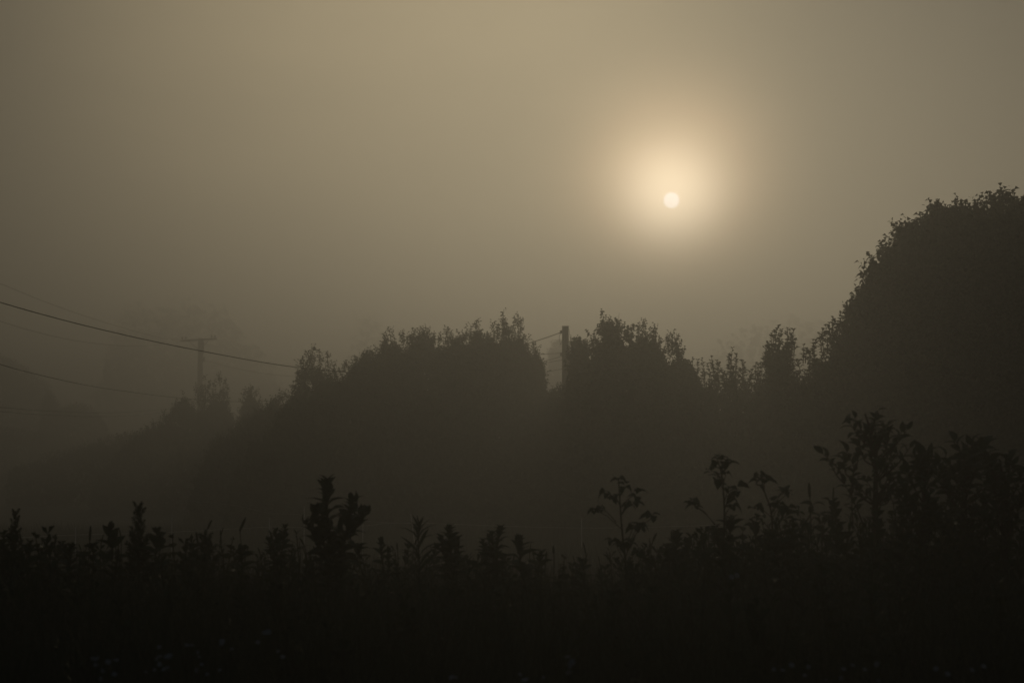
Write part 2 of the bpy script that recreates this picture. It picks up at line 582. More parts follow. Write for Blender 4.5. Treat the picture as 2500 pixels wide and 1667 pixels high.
bush('thicket', 'low dim hedge bank at the left edge of the far thicket', 'bush', 132, 6,
     [(-300, 1100), (-200, 1050), (-60, 1035), (40, 1045), (120, 1060), (220, 1075), (330, 1085), (420, 1070), (470, 1120)],
     5000, 4500, leaf=0.15, mat='far', seed=8, bump=0.35, twig=0.45, fill_size=0.5)

# ------------------------------------------------------------------ hedge row, left to right
G_h = 'bushes and trees of the hedge row'
bush('bush', 'low grey-green bush left of the crossarm pole foot', 'bush', 86, 3,
     [(230, 1170), (300, 1095), (345, 1055), (385, 1025), (415, 1010), (430, 982), (448, 972), (462, 985), (480, 1000), (500, 1020), (520, 1110)],
     3000, 2500, leaf=0.12, seed=10, group=G_h, bump=0.28,
     shoots=[(430, 968, 30), (447, 962, 34), (462, 975, 30), (400, 1005, 22)])
bush('forked_tree', 'thin tree with steeply forking branches just right of the crossarm pole', 'tree', 84, 2,
     [(478, 1110), (490, 1000), (505, 972), (520, 955), (540, 975), (560, 1000), (590, 1110)],
     1500, 1200, leaf=0.12, seed=11, group=G_h, bump=0.3,
     shoots=[(500, 920, 60), (512, 930, 60), (525, 925, 70), (536, 912, 70), (548, 928, 60), (556, 940, 55), (476, 940, 45), (488, 950, 50), (543, 945, 50)])
bush('conical_tree', 'small dense conical tree between the forked tree and the hedge', 'tree', 82, 1.6,
     [(574, 1120), (584, 1010), (592, 975), (601, 952), (609, 938), (618, 946), (628, 965), (638, 990), (650, 1110)],
     1800, 1500, leaf=0.11, seed=12, group=G_h, bump=0.25, twig=0.3)
bush('bush', 'low rounded bush between the conical tree and the leafy sapling', 'bush', 66, 3,
     [(470, 1180), (520, 1085), (560, 1050), (600, 1020), (640, 998), (665, 978), (690, 962), (715, 955), (745, 955), (790, 980), (840, 1100)],
     3500, 2800, leaf=0.11, seed=13, group=G_h, bump=0.25,
     shoots=[(668, 970, 22), (690, 958, 20), (655, 985, 20)])
bush('leafy_tree', 'round-headed small tree where the overhead cable meets the hedge', 'tree', 58, 1.8,
     [(676, 1060), (702, 975), (722, 935), (732, 905), (744, 886), (764, 872), (782, 880), (798, 900), (816, 935), (850, 990), (872, 1060)],
     1700, 1100, leaf=0.10, seed=14, group=G_h, bump=0.28, thin=0.6,
     shoots=[(765, 850, 26), (752, 858, 26), (780, 855, 24), (800, 862, 28), (816, 886, 26), (728, 890, 24), (726, 915, 20), (738, 872, 22)])
bush('hedge_bush', 'sloping left shoulder of the central hedge', 'bush', 56, 3,
     [(560, 1200), (620, 1080), (690, 1010), (735, 975), (775, 935), (820, 905), (850, 885), (880, 868), (915, 855), (950, 850), (1000, 880), (1040, 960)],
     9500, 8500, leaf=0.09, seed=15, group=G_h, bump=0.26,
     shoots=[(868, 874, 18), (888, 866, 18), (908, 858, 18)])
bush('hedge_bush', 'central hedge bush with tufted tips left of its highest sprig', 'bush', 54, 3,
     [(905, 1100), (925, 860), (935, 835), (960, 826), (1000, 818), (1040, 815), (1080, 822), (1120, 826), (1160, 850), (1200, 960)],
     6500, 4500, leaf=0.09, seed=16, group=G_h, bump=0.26,
     shoots=[(952, 807, 30), (940, 816, 24), (982, 804, 32), (1000, 815, 20), (1013, 800, 28), (1023, 798, 30), (1032, 804, 26), (1045, 806, 22), (1056, 812, 22),
             (1072, 816, 18), (1091, 806, 26), (1100, 812, 20)])
bush('hedge_bush', 'broad hedge bush under the tallest sprigs near the wooden post', 'bush', 53, 3.2,
     [(1075, 1100), (1100, 850), (1125, 815), (1150, 808), (1185, 818), (1210, 810), (1240, 808), (1262, 820), (1284, 845), (1302, 890), (1320, 1000)],
     7000, 5000, leaf=0.09, seed=17, group=G_h, bump=0.26,
     shoots=[(1139, 800, 26), (1150, 792, 30), (1163, 784, 34), (1128, 806, 22), (1176, 804, 22), (1205, 792, 32), (1216, 790, 34), (1229, 756, 62),
             (1226, 775, 40), (1243, 790, 32), (1258, 778, 34), (1266, 770, 40), (1272, 785, 30), (1236, 785, 34), (1278, 815, 22)])
bush('hedge_bush', 'rounded right end of the central hedge beside the gap at the post', 'bush', 52, 2.6,
     [(1240, 1150), (1258, 850), (1274, 846), (1290, 850), (1306, 862), (1320, 880), (1331, 904), (1328, 915), (1326, 945), (1334, 975), (1348, 1015), (1362, 1150)],
     4200, 3000, leaf=0.085, seed=18, group=G_h, bump=0.24, p=2.0,
     shoots=[(1288, 828, 20), (1304, 834, 20), (1318, 852, 16)])
bush('hedge_bush', 'low foliage in the gap below the wooden post', 'bush', 50, 2.2,
     [(1300, 1200), (1320, 990), (1345, 962), (1365, 945), (1385, 940), (1410, 945), (1440, 1000), (1460, 1100)],
     2600, 2000, leaf=0.085, seed=19, group=G_h, bump=0.24,
     shoots=[(1352, 948, 20), (1366, 935, 26), (1340, 960, 18)])
bush('vine_bush', 'vine-hung bush climbing against the right side of the wooden post', 'bush', 47, 1.8,
     [(1378, 1150), (1384, 930), (1392, 865), (1400, 840), (1412, 834), (1430, 842), (1450, 845), (1470, 850), (1500, 900), (1510, 1000)],
     2300, 1600, leaf=0.085, lw=0.75, seed=20, group=G_h, bump=0.22, droop=0.5, thin=0.5,
     shoots=[(1397, 828, 26), (1410, 830, 24), (1425, 838, 20), (1390, 850, 26), (1440, 836, 22)])
bush('vine_bush', 'highest leafy bush right of the post with two thin sprigs on top', 'bush', 45, 2.6,
     [(1440, 1180), (1452, 850), (1460, 815), (1472, 792), (1490, 785), (1515, 800), (1545, 812), (1580, 825), (1610, 850), (1640, 1000)],
     4500, 3200, leaf=0.08, lw=0.75, seed=21, group=G_h, bump=0.2, droop=0.45,
     shoots=[(1472, 764, 46), (1477, 778, 30), (1512, 764, 64), (1464, 790, 24), (1488, 780, 20), (1496, 784, 18), (1500, 800, 20), (1440, 815, 26), (1448, 830, 26), (1528, 808, 20), (1545, 797, 34)])
bush('vine_bush', 'bush with slender upright sprigs right of the highest leafy bush', 'bush', 44, 2.6,
     [(1535, 1180), (1548, 860), (1562, 830), (1590, 832), (1620, 845), (1650, 862), (1680, 880), (1700, 905), (1720, 1010)],
     4500, 3200, leaf=0.075, lw=0.7, seed=22, group=G_h, bump=0.28, droop=0.45,
     shoots=[(1560, 790, 48), (1572, 788, 50), (1578, 815, 30), (1590, 810, 30), (1600, 796, 50), (1612, 830, 26), (1630, 818, 40), (1642, 815, 44),
             (1652, 812, 50), (1660, 832, 36), (1668, 850, 26)])
bush('shrub', 'loose leafy shrub of upright shoots left of the tall spire shrub', 'shrub', 41, 1.8,
     [(1660, 1250), (1675, 956), (1690, 921), (1705, 910), (1730, 916), (1755, 926), (1775, 956), (1790, 1050)],
     1500, 1500, leaf=0.085, lw=0.38, seed=23, group=G_h, auto=22, bump=0.2, thin=0.4,
     shoots=[(1692, 874, 50), (1704, 878, 46), (1714, 876, 60), (1726, 886, 50), (1737, 868, 70), (1734, 880, 60), (1750, 880, 50), (1756, 884, 50), (1680, 885, 50), (1762, 900, 40)])
bush('shrub', 'taller pointed shrub rising from the dip between post and great tree', 'shrub', 40, 1.5,
     [(1750, 1250), (1765, 986), (1778, 926), (1790, 906), (1805, 921), (1825, 946), (1850, 966), (1870, 1080)],
     1200, 1400, leaf=0.09, lw=0.38, seed=24, group=G_h, auto=22, bump=0.2, thin=0.4,
     shoots=[(1788, 850, 70), (1780, 865, 60), (1776, 872, 60), (1797, 864, 60), (1811, 878, 60), (1815, 880, 56), (1830, 905, 50), (1770, 905, 40)])
bush('shrub', 'low shrub of leafy shoots at the foot of the twin-topped shrub', 'shrub', 38, 1.8,
     [(1815, 1300), (1830, 966), (1845, 931), (1870, 926), (1895, 951), (1920, 976), (1945, 1100)],
     1500, 1500, leaf=0.09, lw=0.38, seed=25, group=G_h, auto=22, bump=0.2, thin=0.5,
     shoots=[(1845, 884, 50), (1854, 888, 44), (1862, 884, 46), (1875, 890, 40), (1838, 900, 40), (1890, 905, 40)])
bush('twin_topped_shrub', 'twin-topped leafy shrub standing clear against the fog beside the great tree', 'shrub', 37, 1.3,
     [(1862, 1250), (1868, 926), (1872, 876), (1885, 851), (1900, 838), (1918, 852), (1932, 844), (1942, 856), (1944, 896), (1935, 926), (1930, 1100)],
     1700, 1100, leaf=0.09, lw=0.38, seed=26, group=G_h, auto=22, bump=0.28, thin=0.5,
     shoots=[(1900, 794, 40), (1892, 808, 36), (1908, 806, 36), (1922, 800, 42), (1928, 806, 36), (1938, 802, 40), (1884, 814, 34), (1943, 825, 30), (1876, 835, 30)])
bush('shrub', 'shrub of leafy spikes climbing the foot of the great tree', 'shrub', 33, 2.0,
     [(1900, 1400), (1925, 956), (1945, 906), (1965, 888), (1990, 876), (2015, 861), (2045, 826), (2080, 886), (2110, 1000)],
     2600, 2000, leaf=0.085, lw=0.38, seed=27, group=G_h, auto=22, bump=0.26,
     shoots=[(1962, 844, 36), (1970, 850, 30), (1985, 832, 30), (1993, 828, 32), (2008, 800, 60), (2016, 796, 50), (2033, 775, 60), (2038, 778, 50), (2025, 790, 44), (2052, 778, 40), (2000, 815, 36)])
bush('shrub', 'dark leafy slope of bush under the great tree crown', 'shrub', 31, 2.4,
     [(1985, 1420), (2010, 900), (2040, 820), (2065, 775), (2090, 740), (2120, 715), (2160, 760), (2220, 900)],
     4200, 3000, leaf=0.09, lw=0.45, seed=28, group=G_h, bump=0.24,
     shoots=[(2070, 742, 50), (2075, 750, 40), (2090, 728, 30), (2100, 722, 30), (2086, 728, 40)])
bush('great_tree', 'great dark broad-crowned tree filling the right of the picture', 'tree', 30, 4.5,
     [(2085, 1350), (2098, 740), (2104, 712), (2116, 694), (2112, 668), (2122, 646), (2142, 634), (2150, 612), (2172, 598), (2180, 574), (2206, 560),
      (2226, 548), (2250, 556), (2268, 530), (2284, 514), (2306, 518), (2322, 528), (2340, 504), (2356, 508), (2376, 524), (2400, 506), (2424, 484),
      (2448, 480), (2474, 488), (2500, 506), (2560, 520), (2640, 560), (2720, 640), (2800, 800), (2840, 1350)],
     23000, 10000, leaf=0.10, lw=0.62, seed=29, group=G_h, bump=0.20, rag=0.35, auto=10, droop=0.45, n_leaf=7, nb=8,
     shoots=[(2280, 502, 24), (2272, 508, 22), (2288, 506, 20), (2313, 510, 16), (2345, 494, 22), (2340, 498, 20), (2352, 498, 22), (2430, 480, 24), (2445, 472, 24),
             (2438, 478, 30), (2458, 476, 22), (2482, 488, 20), (2220, 544, 18), (2190, 562, 16), (2150, 606, 16), (2130, 640, 14)])

bush('hedge_bush', 'low far hedge closing the valley below the crossarm pole', 'bush', 96, 3,
     [(20, 1150), (110, 1112), (200, 1090), (250, 1075), (290, 1062), (340, 1050), (400, 1040), (480, 1035), (560, 1030), (640, 1035), (700, 1060), (760, 1120)],
     5000, 4000, leaf=0.13, seed=41, group=G_h, bump=0.3)
bush('hedge_bush', 'dim hedge bush seen low through the gap left of the wooden post', 'bush', 66, 3,
     [(1220, 1180), (1260, 1000), (1320, 966), (1360, 958), (1410, 950), (1480, 960), (1530, 1020), (1560, 1180)],
     3500, 3500, leaf=0.1, seed=42, group=G_h, bump=0.3)

# ------------------------------------------------------------------ poles and cables


def catmull(pts, n=12):
    P = [2 * pts[0] - pts[1]] + list(pts) + [2 * pts[-1] - pts[-2]]
    out = []
    for i in range(1, len(P) - 2):
        for k in range(n):
            t = k / n
            a, b, c, d = P[i - 1], P[i], P[i + 1], P[i + 2]
            out.append(0.5 * ((2 * b) + (c - a) * t + (2 * a - 5 * b + 4 * c - d) * t * t + (3 * b - a - 3 * c + d) * t ** 3))
    out.append(P[-2])
    return out


def wire(label, pts, r, group='overhead cables', name='overhead_cable', mat='wire'):
    P = [at(*p) for p in pts]
    P = catmull(P, 8)
    o0 = P[0].copy()
    mb = MB().tube([p - o0 for p in P], r, 5)
    o = mb.build(name, M[mat])
    o.location = o0
    return tag(o, label, 'cable', group)


DP = 138.0
pole_b = at(486, 1151, DP)
u = empty('utility_pole', (pole_b.x, DP, 0), 'tall foggy utility pole with a wide crossarm and transformer', 'utility pole')
topz = at(486, 826, DP).z
MB().tube([(0, 0, -0.05), (0, 0, topz * 0.5), (0, 0, topz)], [0.22, 0.2, 0.165], 12).build('pole', M['pole'], u)
ca = at(446, 834, DP) - u.location; cb = at(527, 826, DP) - u.location
ca.y -= 0.9; cb.y -= 0.1
ca.y = -0.75; cb.y = 0.35
cm = (ca + cb) / 2
d_ = (cb - ca)
off = Vector((0, -0.24, 0))
rot = d_.to_track_quat('X', 'Z').to_matrix()
MB().box(cm + Vector((0.0, -0.06, 0)), (d_.length, 0.11, 0.13), rot).build('crossarm', M['pole'], u, False)
for t in (0.04, 0.14, 0.86, 0.955):
    p = ca.lerp(cb, t) + Vector((0, -0.06, 0.065))
    MB().lathe(p, [(0.0, 0.0), (0.025, 0.0), (0.025, 0.05), (0.06, 0.06), (0.065, 0.10), (0.045, 0.12), (0.055, 0.15), (0.04, 0.20), (0.0, 0.21)], 8).build('insulator', M['porcelain'], u)
for t in (0.22, 0.78):
    p = ca.lerp(cb, t)
    MB().tube([p + Vector((0, -0.06, -0.05)), Vector((0, -0.17, cm.z - 0.75))], 0.022, 5).build('brace', M['metal'], u)
MB().lathe((0.10, -0.38, topz - 1.10), [(0.0, 0.0), (0.20, 0.0), (0.22, 0.05), (0.22, 0.82), (0.19, 0.88), (0.05, 0.92), (0.0, 0.93)], 14).build('transformer', M['metal'], u)
MB().box((0.26, -0.2, topz - 1.45), (0.18, 0.16, 0.32)).build('junction_box', M['metal'], u, False)

DQ = 62.0
pb = at(1381, 1151, DQ)
w_ = empty('wooden_post', (pb.x, DQ, 0), 'bare flat-topped wooden post standing in the gap of the hedge', 'post')
tz = at(1381, 798, DQ).z
MB().tube([(0, 0, -0.05), (0, 0, tz * 0.5), (0, 0, tz - 0.02), (0, 0, tz)], [0.13, 0.115, 0.105, 0.095], 12).build('pole', M['pole'], w_)
MB().box((0, 0, tz + 0.012), (0.215, 0.215, 0.022)).build('cap', M['metal'], w_, False)
for (dz, nm) in ((0.16, 'spool'), (0.85, 'spool')):
    MB().lathe((-0.14, 0, tz - dz - 0.05), [(0.0, 0), (0.045, 0), (0.03, 0.035), (0.03, 0.06), (0.045, 0.1), (0.0, 0.1)], 8).build(nm, M['porcelain'], w_)
# loose tie wires at the head of the post
for a in (((-0.11, 0, tz - 0.1), (-0.19, 0, tz - 0.32), (-0.15, 0.0, tz - 0.55), (-0.12, 0, tz - 0.45)),
          ((0.11, 0, tz - 0.06), (0.14, -0.02, tz - 0.3), (0.20, 0, tz - 0.75), (0.26, 0, tz - 1.0))):
    MB().tube(catmull([Vector(p) for p in a], 5), 0.008, 4).build('tie_wire', M['wire'], w_)

wire('thickest cable crossing from upper left edge down to the hedge and post',
     [(-700, 500, 21), (-350, 625, 26), (0, 738, 30), (250, 805, 34), (488, 856, 38.5), (730, 897, 43), (980, 917, 49), (1142, 912, 53), (1290, 892, 58.5), (1376, 868, DQ - 0.12)], 0.0085)
wire('faint topmost cable falling from the left edge to the crossarm',
     [(-500, 470, 55), (-250, 590, 62), (0, 692, 70), (100, 733, 75), (200, 769, 81), (300, 800, 90), (400, 826, 103), (449, 831, DP - 0.8)], 0.0065)
wire('faint cable under the thick one, ending at the crossarm',
     [(-500, 610, 50), (-250, 702, 56), (0, 784, 64), (80, 808, 68), (160, 827, 74), (250, 840, 82), (350, 844, 95), (455, 832, DP - 0.75)], 0.0065)
wire('long low sagging cable fading out towards the crossarm pole foot',
     [(-500, 715, 27), (-250, 810, 31), (0, 889, 36), (80, 911, 39), (200, 938, 45), (300, 954, 52), (440, 971, 64), (600, 980, 78), (900, 965, 84), (1200, 930, 75), (1376, 900, DQ)], 0.008)
wire('upper of the two faint low cables at the left edge',
     [(-400, 960, 50), (-150, 982, 56), (0, 994, 62), (130, 1003, 72), (300, 1006, 90), (484, 990, DP - 0.2)], 0.012)
wire('lower of the two faint low cables at the left edge',
     [(-400, 975, 48), (-150, 994, 54), (0, 1004, 60), (110, 1012, 70), (300, 1015, 88), (485, 998, DP - 0.2)], 0.012)
wire('faint cable from the crossarm pole to the small round-headed tree',
     [(490, 878, DP - 0.2), (605, 905, 103), (718, 919, 96), (900, 930, 87), (1150, 915, 75), (1376, 878, DQ)], 0.008)
wire('short cable rising from the hedge top to the head of the post',
     [(1375, 809, DQ), (1340, 822, 61.5), (1290, 838, 60.5), (1240, 852, 59.5), (1150, 872, 58), (1020, 890, 56.5)], 0.013)
wire('level cable reaching the post from the gap at its left',
     [(1376, 861, DQ - 0.1), (1350, 863, 65), (1300, 866, 72), (1200, 866, 84)], 0.008)

# ------------------------------------------------------------------ thin electric fence in the meadow
DF = 33.0


def fence():
    fp = [(-260, 1330, 29), (60, 1311, 31), (185, 1305, 32), (420, 1298, 33), (655, 1286, 34), (743, 1286, 34.5), (885, 1283, 35), (1003, 1276, 35.5), (1420, 1288, 36), (1800, 1280, 36)]
    root = empty('wire_fence', (at(655, 1286, 34).x, 34, 0), 'pale thin wire fence with slim posts in the meadow', 'fence')
    O = Vector(root.location)
    low = catmull([at(*p) - O for p in fp], 6)
    MB().tube(low, 0.0045, 4).build('wire', M['steel'], root)
    up = [(185, 1265, 32), (420, 1225, 33), (565, 1232, 33.5), (655, 1251, 34), (743, 1256, 34.5), (900, 1272, 35), (1003, 1277, 35.5)]
    MB().tube(catmull([at(*p) - O for p in up], 6), 0.0035, 4).build('wire', M['steel'], root)
    for (x, y, D, lean) in ((185, 1285, 32, 0), (420, 1250, 33, 0), (658, 1264, 34, 0), (743, 1236, 34.5, 0), (1003, 1254, 35.5, 0.12), (1420, 1265, 36, 0), (886, 1278, 35, 0)):
        t = at(x, y, D) - O
        b = Vector((t.x + lean, t.y, -0.05))
        MB().tube([b, t], 0.009, 5).build('post', M['plastic'], root)


fence()

# ------------------------------------------------------------------ foreground weeds


def leaf_mesh(name, width, arch, fold, seg=4, shape='ovate', wav=0.0):
    """unit-long leaf along +X, arched down, folded on its midrib"""
    V, F = [], []
    for i in range(seg + 1):
        t = i / seg
        if shape == 'ovate': w = width * (math.sin(PI * min(1, t * 1.02) ** 0.85) ** 0.8) * 0.5
        elif shape == 'round': w = width * math.sin(PI * t ** 0.65) ** 0.6 * 0.5 * (1 + 0.12 * (-1) ** i)
        else: w = width * (math.sin(PI * t ** 0.8) ** 0.7) * 0.5
        if i in (0, seg): w = 0.004
        z = arch * (t * 0.9 - 1.6 * t * t) + wav * math.sin(t * 9)
        V += [(t, w, z + fold * w), (t, 0, z), (t, -w, z + fold * w)]
    for i in range(seg):
        a = i * 3
        F += [(a, a + 1, a + 4, a + 3), (a + 1, a + 2, a + 5, a + 4)]
    me = bpy.data.meshes.new(name); me.from_pydata(V, [], F)
    me.polygons.foreach_set('use_smooth', [True] * len(F)); me.update()
    return me


LEAF = {
    'broad': [leaf_mesh('broad_leaf', 0.46, 0.40, 0.5), leaf_mesh('broad_leaf', 0.52, 0.35, 0.4, wav=0.015), leaf_mesh('broad_leaf', 0.42, 0.6, 0.45)],
    'narrow': [leaf_mesh('narrow_leaf', 0.12, 0.35, 0.5), leaf_mesh('narrow_leaf', 0.15, 0.6, 0.5)],
    'round': [leaf_mesh('round_leaf', 0.75, 0.4, 0.3, 5, 'round'), leaf_mesh('round_leaf', 0.85, 0.7, 0.4, 5, 'round')],
    'elm': [leaf_mesh('small_leaf', 0.46, 0.35, 0.4, 4), leaf_mesh('small_leaf', 0.5, 0.6, 0.3, 4)],
}
for k, l in LEAF.items():
    for me in l:
        me.materials.append(M['weed'])
rnd = random.Random(77)


def put_leaf(root, kind, p, d, size, name='leaf'):
    me = rnd.choice(LEAF[kind])
    o = bpy.data.objects.new(name, me)
    C.objects.link(o)
    o.parent = root
    d = Vector(d).normalized()
    up = Vector((0, 0, 1)) + Vector((rnd.gauss(0, .4), rnd.gauss(0, .4), 0))
    y = up.cross(d)
    y = y.normalized() if y.length > 1e-3 else d.orthogonal().normalized()
    z = d.cross(y)
    m = Matrix((d, y, z)).transposed().to_4x4()
    s = size * rnd.uniform(0.85, 1.15)
    o.matrix_basis = Matrix.Translation(p) @ m @ Matrix.Diagonal((s, s, s, 1))
    return o


def poly(P, t):
    """point on polyline at 0..1 by length"""
    L = [0]
    for a, b in zip(P, P[1:]): L.append(L[-1] + (b - a).length)
    s = t * L[-1]
    for i in range(1, len(P)):
        if s <= L[i] or i == len(P) - 1:
            k = (s - L[i - 1]) / max(1e-6, L[i] - L[i - 1])
            return P[i - 1].lerp(P[i], k), (P[i] - P[i - 1]).normalized()


def stems(px, D, wob=0.01):
    """polyline from px (top first) down to the ground, world coordinates"""
    P = [at(x, y, D) for x, y in px]
    last = P[-1]
    P.append(Vector((last.x + rnd.uniform(-.03, .03), D, max(0.0, last.z * 0.5))))
    P.append(Vector((last.x + rnd.uniform(-.05, .05), D, -0.03)))
    return catmull(P, 4)


def leafy_stem(root, P, kind, ll, spacing, upto, arr='pair', top_up=1.2, low_up=0.45, r=0.006, first=0.0, taper=0.45, mx=60):
    """P world polyline top -> ground. Leaves from the top down to length fraction upto."""
    O = Vector(root.location)
    n = len(P)
    MB().tube([p - O for p in P], [r * (0.35 + 0.9 * i / (n - 1)) for i in range(n)], 6).build('stem', M['stem'], root)
    L = sum((b - a).length for a, b in zip(P, P[1:]))
    s = first; a = rnd.uniform(0, PI); k = 0
    while s < upto * L and k < mx:
        t = s / L
        p, tg = poly(P, t)
        f = s / (upto * L)
        size = 1.08 * ll * (taper + (1 - taper) * min(1, f * 3.0)) * (1 - 0.25 * max(0, f - 0.6))
        up = top_up + (low_up - top_up) * min(1, f * 2.2)
        m_ = {'pair': 2, 'whorl': 3, 'alt': 1}[arr] if k else 4
        for j in range(m_):
            b = a + j * 2 * PI / m_ + rnd.gauss(0, 0.15)
            put_leaf(root, kind, p - O, (math.cos(b), math.sin(b), up + rnd.gauss(0, 0.12)), size)
        a += {'pair': PI / 2, 'whorl': 0.9, 'alt': 2.4}[arr]
        s += spacing * rnd.uniform(0.8, 1.2) * (0.55 + 0.45 * min(1, f * 2.5))
        k += 1


def fore(name, label, px, D, kind='broad', cat='plant', leaf_px=45, sp_px=14, span_px=150, arr='pair', r=0.006, group=None, more=(), **kw):
    k = D / FPX
    P = stems(px, D)
    root = empty(name, (P[-1].x, D, 0), label, cat, group)
    for i, q in enumerate((px,) + tuple(more)):
        Pq = P if i == 0 else stems(q, D + rnd.uniform(-0.1, 0.1))
        L = sum((b - a).length for a, b in zip(Pq, Pq[1:]))
        leafy_stem(root, Pq, kind, leaf_px * k, sp_px * k, min(0.95, span_px * k / L), arr, r=r, **kw)
    return root


# feathery side branch used by the mugwort-like weeds
def branch_mesh(seed, n=24, ll=0.42, w=0.12):
    rng = np.random.default_rng(seed)
    q = []
    for k in range(n):
        t = 0.12 + 0.85 * k / n
        a = k * 2.4 + rng.uniform(-.3, .3)
        d = norm(np.array([[0.9, math.cos(a) * 0.8, math.sin(a) * 0.8]]))
        L_ = ll * (1.05 - 0.65 * t) * rng.uniform(0.8, 1.2)
        q.append(leaf_quads(np.array([[t, 0, 0.0]]), d, np.array([L_]), np.array([w * rng.uniform(0.8, 1.3)]), rng, 0.1))
    me = quads_mesh('side_branch', np.concatenate(q))
    me.materials.append(M['weed'])
    return me


BR = [branch_mesh(i) for i in range(4)]


def feathery(name, label, x, ytop, D, w_px, h_px, n=20, cat='plant', up=1.6, group=None, lean=0.0, extra=()):
    k = D / FPX
    P = stems([(x, ytop), (x - lean * 40, ytop + h_px * 0.5), (x - lean * 60, ytop + h_px)], D)
    root = empty(name, (P[-1].x, D, 0), label, cat, group)
    O = Vector(root.location)
    m = len(P)
    MB().tube([p - O for p in P], [0.002 + 0.005 * i / (m - 1) for i in range(m)], 6).build('stem', M['stem'], root)
    L = sum((b - a).length for a, b in zip(P, P[1:]))
    a = rnd.uniform(0, 6)
    for i in range(n):
        f = i / n
        p, tg = poly(P, min(0.97, (f ** 1.1) * h_px * k / L))
        p = p - O
        o = bpy.data.objects.new('side_branch', rnd.choice(BR)); C.objects.link(o); o.parent = root
        d = Vector((math.cos(a), math.sin(a), up * (1.15 - 0.45 * f))).normalized() if i else Vector((0.02, 0, 1))
        y = Vector((0, 0, 1)).cross(d); y = y.normalized() if y.length > 1e-3 else Vector((0, 1, 0))
        mt = Matrix((d, y, d.cross(y))).transposed().to_4x4()
        s = 1.15 * w_px * k * (0.42 + 0.95 * f) * rnd.uniform(0.8, 1.2)
        if i == 0: s = w_px * k * 0.7; p = p - Vector((0, 0, s * 0.9))
        o.matrix_basis = Matrix.Translation(p) @ mt @ Matrix.Diagonal((s, s, s, 1))
        a += 2.4
    return root


def spike(name, label, pts, D, head, r=0.006, hr=0.012, cat='stalk', group=None):
    """thin stalk that carries a dense seed spike of head px"""
    P = stems(pts, D)
    root = empty(name, (P[-1].x, D, 0), label, cat, group)
    O = Vector(root.location)
    MB().tube([p - O for p in P], [0.0018 + 0.0015 * i / len(P) for i in range(len(P))], 5).build('stem', M['stem'], root)
    k = D / FPX
    L = sum((b - a).length for a, b in zip(P, P[1:]))
    hh = head * k / L
    Q = [poly(P, hh * i / 6)[0] - O for i in range(7)]
    MB().tube(Q, [hr * 0.3, hr * 0.8, hr, hr, hr, hr * 0.85, hr * 0.3], 7).build('seed_head', M['grass'], root)
    return root


def bramble(name, label, main, tips, D, leaf_px=32, cat='plant', kind='round', n_tip=4):
    k = D / FPX
    P = stems(main, D)
    root = empty(name, (P[-1].x, D, 0), label, cat)
    O = Vector(root.location)
    m = len(P)
    MB().tube([p - O for p in P], [0.0025 + 0.004 * i / (m - 1) for i in range(m)], 6).build('stem', M['stem'], root)
    lst = [(main[0][0], main[0][1], None, None)] + list(tips)
    for (x, y, jx, jy) in lst:
        tp = at(x, y, D + rnd.uniform(-.1, .1)) - O
        if jx is not None:
            j = at(jx, jy, D) - O
            mid = j.lerp(tp, 0.55) + Vector((0, 0, 0.012))
            MB().tube([j, mid, tp], [0.0026, 0.002, 0.0014], 4).build('side_shoot', M['stem'], root)
        for i in range(n_tip):
            a = i * 2 * PI / n_tip + rnd.uniform(-.5, .5)
            put_leaf(root, kind, tp + Vector((0, 0, rnd.uniform(-.01, .015))), (math.cos(a), math.sin(a) * 0.7, rnd.uniform(-0.5, 0.6)), leaf_px * k * rnd.uniform(0.55, 1.05))
    return root


def sapling(name, label, base, crown, D, nb, leaves, leaf_px, trunk=(), cat='small tree', seed=0, extra=()):
    """woody sapling: crown = list of ellipses (cx, cy, rx, ry) in px that its branches fill"""
    rr = random.Random(seed)
    k = D / FPX
    T = [at(x, y, D) for x, y in trunk]
    T.append(Vector((at(base, 1151, D).x, D, -0.03)))
    root = empty(name, (T[-1].x, D, 0), label, cat)
    O = Vector(root.location)
    T = catmull(T, 4)
    m = len(T)
    MB().tube([p - O for p in T], [0.004 + 0.014 * i / (m - 1) for i in range(m)], 7).build('trunk', M['bark'], root)
    todo = []
    for (cx, cy, rx, ry) in crown:
        for i in range(nb):
            a = rr.uniform(0, 2 * PI); q = math.sqrt(rr.uniform(0.15, 1))
            tp = at(cx + rx * q * math.cos(a), cy + ry * q * math.sin(a), D + rr.uniform(-1, 1) * rx * k)
            # join the trunk at a lower point
            best = min(T, key=lambda p: abs(p.z - (tp.z - 0.10 - 0.35 * abs(tp.x - p.x))))
            todo.append((best, tp))
    for (x, y, jx, jy) in extra:
        todo.append((at(jx, jy, D), at(x, y, D)))
    nl = max(3, leaves // len(todo))
    for (b, tp) in todo:
        mid = b.lerp(tp, 0.5) + Vector((rr.uniform(-.02, .02), rr.uniform(-.02, .02), rr.uniform(-0.03, 0.01)))
        Q = catmull([b - O, mid - O, tp - O], 4)
        MB().tube(Q, [0.005 - 0.0038 * i / (len(Q) - 1) for i in range(len(Q))], 5).build('branch', M['bark'], root)
        for i in range(nl):
            t = 1 - 0.75 * (i / nl) ** 1.1
            p, tg = poly(Q, t)
            a = i * 2.4 + rr.uniform(-.4, .4)
            ux = tg.orthogonal().normalized(); uy = tg.cross(ux)
            d = (ux * math.cos(a) + uy * math.sin(a)) * (0.9 if i else 0.2) + tg * 0.6 + Vector((0, 0, 0.15))
            put_leaf(root, 'elm', p, d, leaf_px * k * rr.uniform(0.85, 1.35))
    return root


